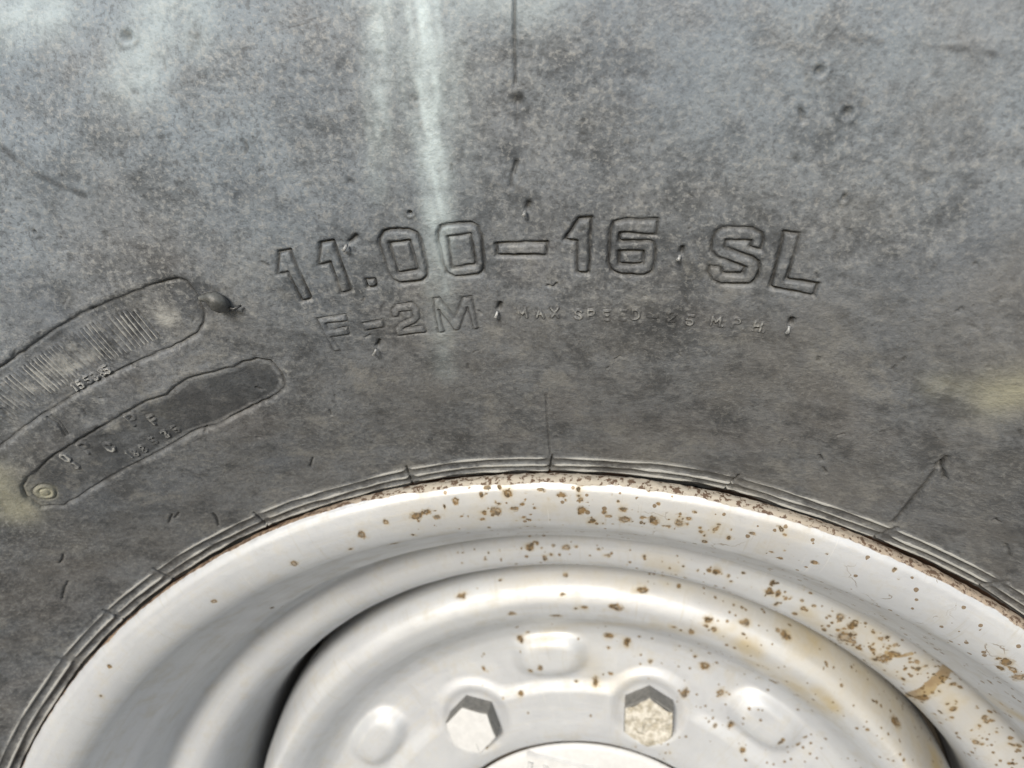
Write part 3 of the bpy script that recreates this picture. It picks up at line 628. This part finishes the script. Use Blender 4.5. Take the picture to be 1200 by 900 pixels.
for k in range(8):
    t = SPIN+k*PI/4; c, s_ = math.cos(t), math.sin(t)
    lx = X*c-Z*s_; lz = X*s_+Z*c-.1190
    dx, dz = abs(lx)-.0082, abs(lz)-.0030
    d = np.hypot(np.maximum(dx, 0), np.maximum(dz, 0))+np.minimum(np.maximum(dx, dz), 0)-.003
    q_ = (abs(lx)/.0142)**2.5+(abs(lz)/.0092)**2.5
    G.H += .0044*np.exp(-q_**2.4)*sstep(.142, .129, RG)
G.H += vnoise(G.U, G.V, .03, 121)*.00035+vnoise(G.U, G.V, .009, 122)*.00008
# between the weld lobes the edge of the disc is cut back, leaving open gaps to the rim
G.at['speck'] = .8*sstep(-.02, .05, G.U)
lob = sstep(D(38), D(64), abs((G.TH-SPIN*.5+PI/2) % PI-PI/2))
YG = G.rs(gs)[1][None, :]+0*G.U
cutb = lob*sstep(.150, .166, RG)
def s_dc():
    x, y = rng.uniform(540, 1120), rng.uniform(672, 895)
    if rng.random() > np.interp(x, [540, 700, 900, 1100], [.35, .6, .9, 1.]): return None
    return (x, y)
fd = px_spots(G, 120, s_dc, lambda: rng.lognormal(-7.35, .45)); fd += cl(fd, 2, .0022)
fd += [(*G.pick([p])[0], r_) for p, r_ in [((610, 747), .0017), ((698, 798), .0018), ((713, 744), .0017), ((802, 811), .0022), ((826, 780), .002), ((844, 812), .0015), ((870, 877), .0014), ((735, 752), .0018), ((652, 722), .0016), ((722, 712), .002), ((600, 720), .0013), ((611, 811), .0013)]]
spots(G, fd)
wsoft(G, 'grime', [(872, 758), (880, 765)], .005, .95); wsoft(G, 'grime', [(890, 780), (960, 830)], .006, .6); wsoft(G, 'grime', [(640, 745), (860, 740)], .004, .30); wsoft(G, 'grime', [(690, 770), (700, 800)], .006, .25)
wsoft(G, 'grime', [(930, 730), (1000, 790), (1070, 850), (1110, 905)], .011, .75); wsoft(G, 'grime', [(600, 685), (800, 690), (900, 725)], .006, .28); wsoft(G, 'grime', [(740, 790), (720, 800)], .004, .3); wsoft(G, 'grime', [(960, 812), (975, 828)], .004, .8)
co_backup = G.coords
def coords2():
    c = co_backup(); sc_ = 1-cutb*.012; c[..., 0] *= sc_; c[..., 2] *= sc_; c[..., 1] += cutb*.014; return c
G.coords = coords2
# faces of the pressed pads become parts of their own
DP = {0: ('disc', None, None)}
for k in range(8):
    t = SPIN+k*PI/4; c, s_ = math.cos(t), math.sin(t); lx = X*c-Z*s_; lz = X*s_+Z*c-.1190
    dx, dz = abs(lx)-.0082, abs(lz)-.0030; d = np.hypot(np.maximum(dx, 0), np.maximum(dz, 0))+np.minimum(np.maximum(dx, dz), 0)-.003
    DP[k+1] = ('pressed_pad', None, None); G.part[d < .0060] = k+1
G.emit(DP, PAINT, wheel)

# hexagon bolts
def bolt(t, rot, crust=False):
    cx, cz = RB*math.sin(t), RB*math.cos(t); R_, hgt, ch = .0114, .0098, .0008; y0 = .0884+.002; vs = []; 
    rings = [(R_, y0), (R_, y0-hgt+ch), (R_-ch*.9, y0-hgt)]
    for r_, y_ in rings:
        for k in range(6):
            a_ = rot+k*PI/3; vs.append((cx+r_*math.cos(a_), y_, cz+r_*math.sin(a_)))
    side = [(k, 6+k, 6+(k+1) % 6, (k+1) % 6) for k in range(6)]
    body = bpy.data.objects.new('bolt', None)
    me = bpy.data.meshes.new('bolt'); me.from_pydata(vs, [], side+[(6+k, 12+k, 12+(k+1) % 6, 6+(k+1) % 6) for k in range(6)]); me.materials.append(BOLT_SHADE); me.update()
    body = bpy.data.objects.new('bolt', me); sc.collection.objects.link(body); body.parent = wheel
    # painted front face, finely divided so that paint and crust have relief
    n = 26; fv = []; ff = []; rr_ = R_-ch*.55; 
    for i in range(n+1):
        for k in range(6*8):
            a_ = 2*PI*k/48; edge = math.cos(PI/6)/math.cos(((a_) % (PI/3))-PI/6); r_ = rr_*edge*i/n
            fv.append((r_*math.cos(a_+rot), r_*math.sin(a_+rot)))
    fv = np.array(fv); hz = np.zeros(len(fv)); rad = np.hypot(*fv.T)/rr_
    hz += vnoise(fv[:, 0]+t, fv[:, 1], .004, 131)*.00018
    if crust: hz += (.0009*np.clip(vnoise(fv[:, 0], fv[:, 1], .0032, 132)+.25, 0, 1)+.0006*np.clip(vnoise(fv[:, 0], fv[:, 1], .0014, 133), 0, 1))
    hz *= sstep(1.0, .9, rad); hz += .0002-.0004*sstep(.86, 1., rad)
    P3 = np.stack([cx+fv[:, 0], y0-hgt-.0001-hz, cz+fv[:, 1]], 1)
    for i in range(n):
        for k in range(48): ff.append((i*48+k, i*48+(k+1) % 48, (i+1)*48+(k+1) % 48, (i+1)*48+k))
    face = mesh_obj('bolt_face', P3, ff, CRUST if crust else MARK, body)
    if crust: face['label'] = 'bolt face crusted with dirt and flaking paint'
    if not crust:
        for k in range(3):
            a_ = rot+k*2*PI/3+PI; d = np.array([math.cos(a_), math.sin(a_)]); p = np.array([-d[1], d[0]])*.00035
            b0, b1 = d*R_*.55, d*R_*.86; yy = y0-hgt-.0002; zz = yy-.0004
            q4 = [b0+p, b1+p, b1-p, b0-p]; v8 = [(cx+x_[0], yy, cz+x_[1]) for x_ in q4]+[(cx+x_[0], zz, cz+x_[1]) for x_ in q4]
            mesh_obj('grade_mark', v8, [(4, 5, 6, 7), (0, 1, 5, 4), (1, 2, 6, 5), (2, 3, 7, 6), (3, 0, 4, 7)], MARK, body, smooth=False)
    return body
for k, t in enumerate(bolt_th):
    b = bolt(t, {7: D(-10), 0: D(30)}.get(k, .3*k), crust=(k == 0))
    b['label'] = 'hexagon wheel bolt, white face, grey shade coloured into its sides'

# ------------------------------------------------------------------ hub seen in the centre hole
hub = empty('wheel_hub', 'white painted hub face in the centre hole of the wheel', 'hub')
lathe('hub_face', [(.0002, .0930), (.066, .0930), (.0715, .0932), (.0732, .0938), (.0738, .0948)], MARK, hub, 160)
lathe('hub_side', [(.0738, .0948), (.0738, .130)], DARK, hub, 160)  # coloured dark to give the shade in the gap round the hub
lathe('added_gap_blocker', [(.074, .140), (.198, .140)], DARK, hub, 96)  # added disc behind the wheel, keeps sky from showing through the gaps
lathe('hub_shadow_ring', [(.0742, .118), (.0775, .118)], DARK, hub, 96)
def bar(name, a_, b_, w_, h_, parent, mat, y=.0931):
    a_, b_ = np.array(a_), np.array(b_); d = (b_-a_)/np.linalg.norm(b_-a_); p = np.array([-d[1], d[0]])*w_/2
    q4 = [a_+p, b_+p, b_-p, a_-p]; i4 = [a_+p*.5, b_+p*.5, b_-p*.5, a_-p*.5]
    v8 = [(x_[0], y, x_[1]) for x_ in q4]+[(x_[0], y-h_, x_[1]) for x_ in i4]
    return mesh_obj(name, v8, [(4, 5, 6, 7), (0, 1, 5, 4), (1, 2, 6, 5), (2, 3, 7, 6), (3, 0, 4, 7)], mat, parent, smooth=False)
def hubpt(x, y, Y=.0927):
    d = ((x-600)*rgt+(450-y)*upv)/FPX+fwd; t = (Y-CAM[1])/d[1]; return (CAM[0]+t*d[0], CAM[2]+t*d[2])
bar('raised_rib', hubpt(617, 885), hubpt(700, 903), .0034, .0016, hub, MARK)
for k, x in enumerate((622, 640, 660, 680)): bar('raised_character', hubpt(x, 893+k*4), hubpt(x-3, 908+k*4), .0026, .0014, hub, MARK)
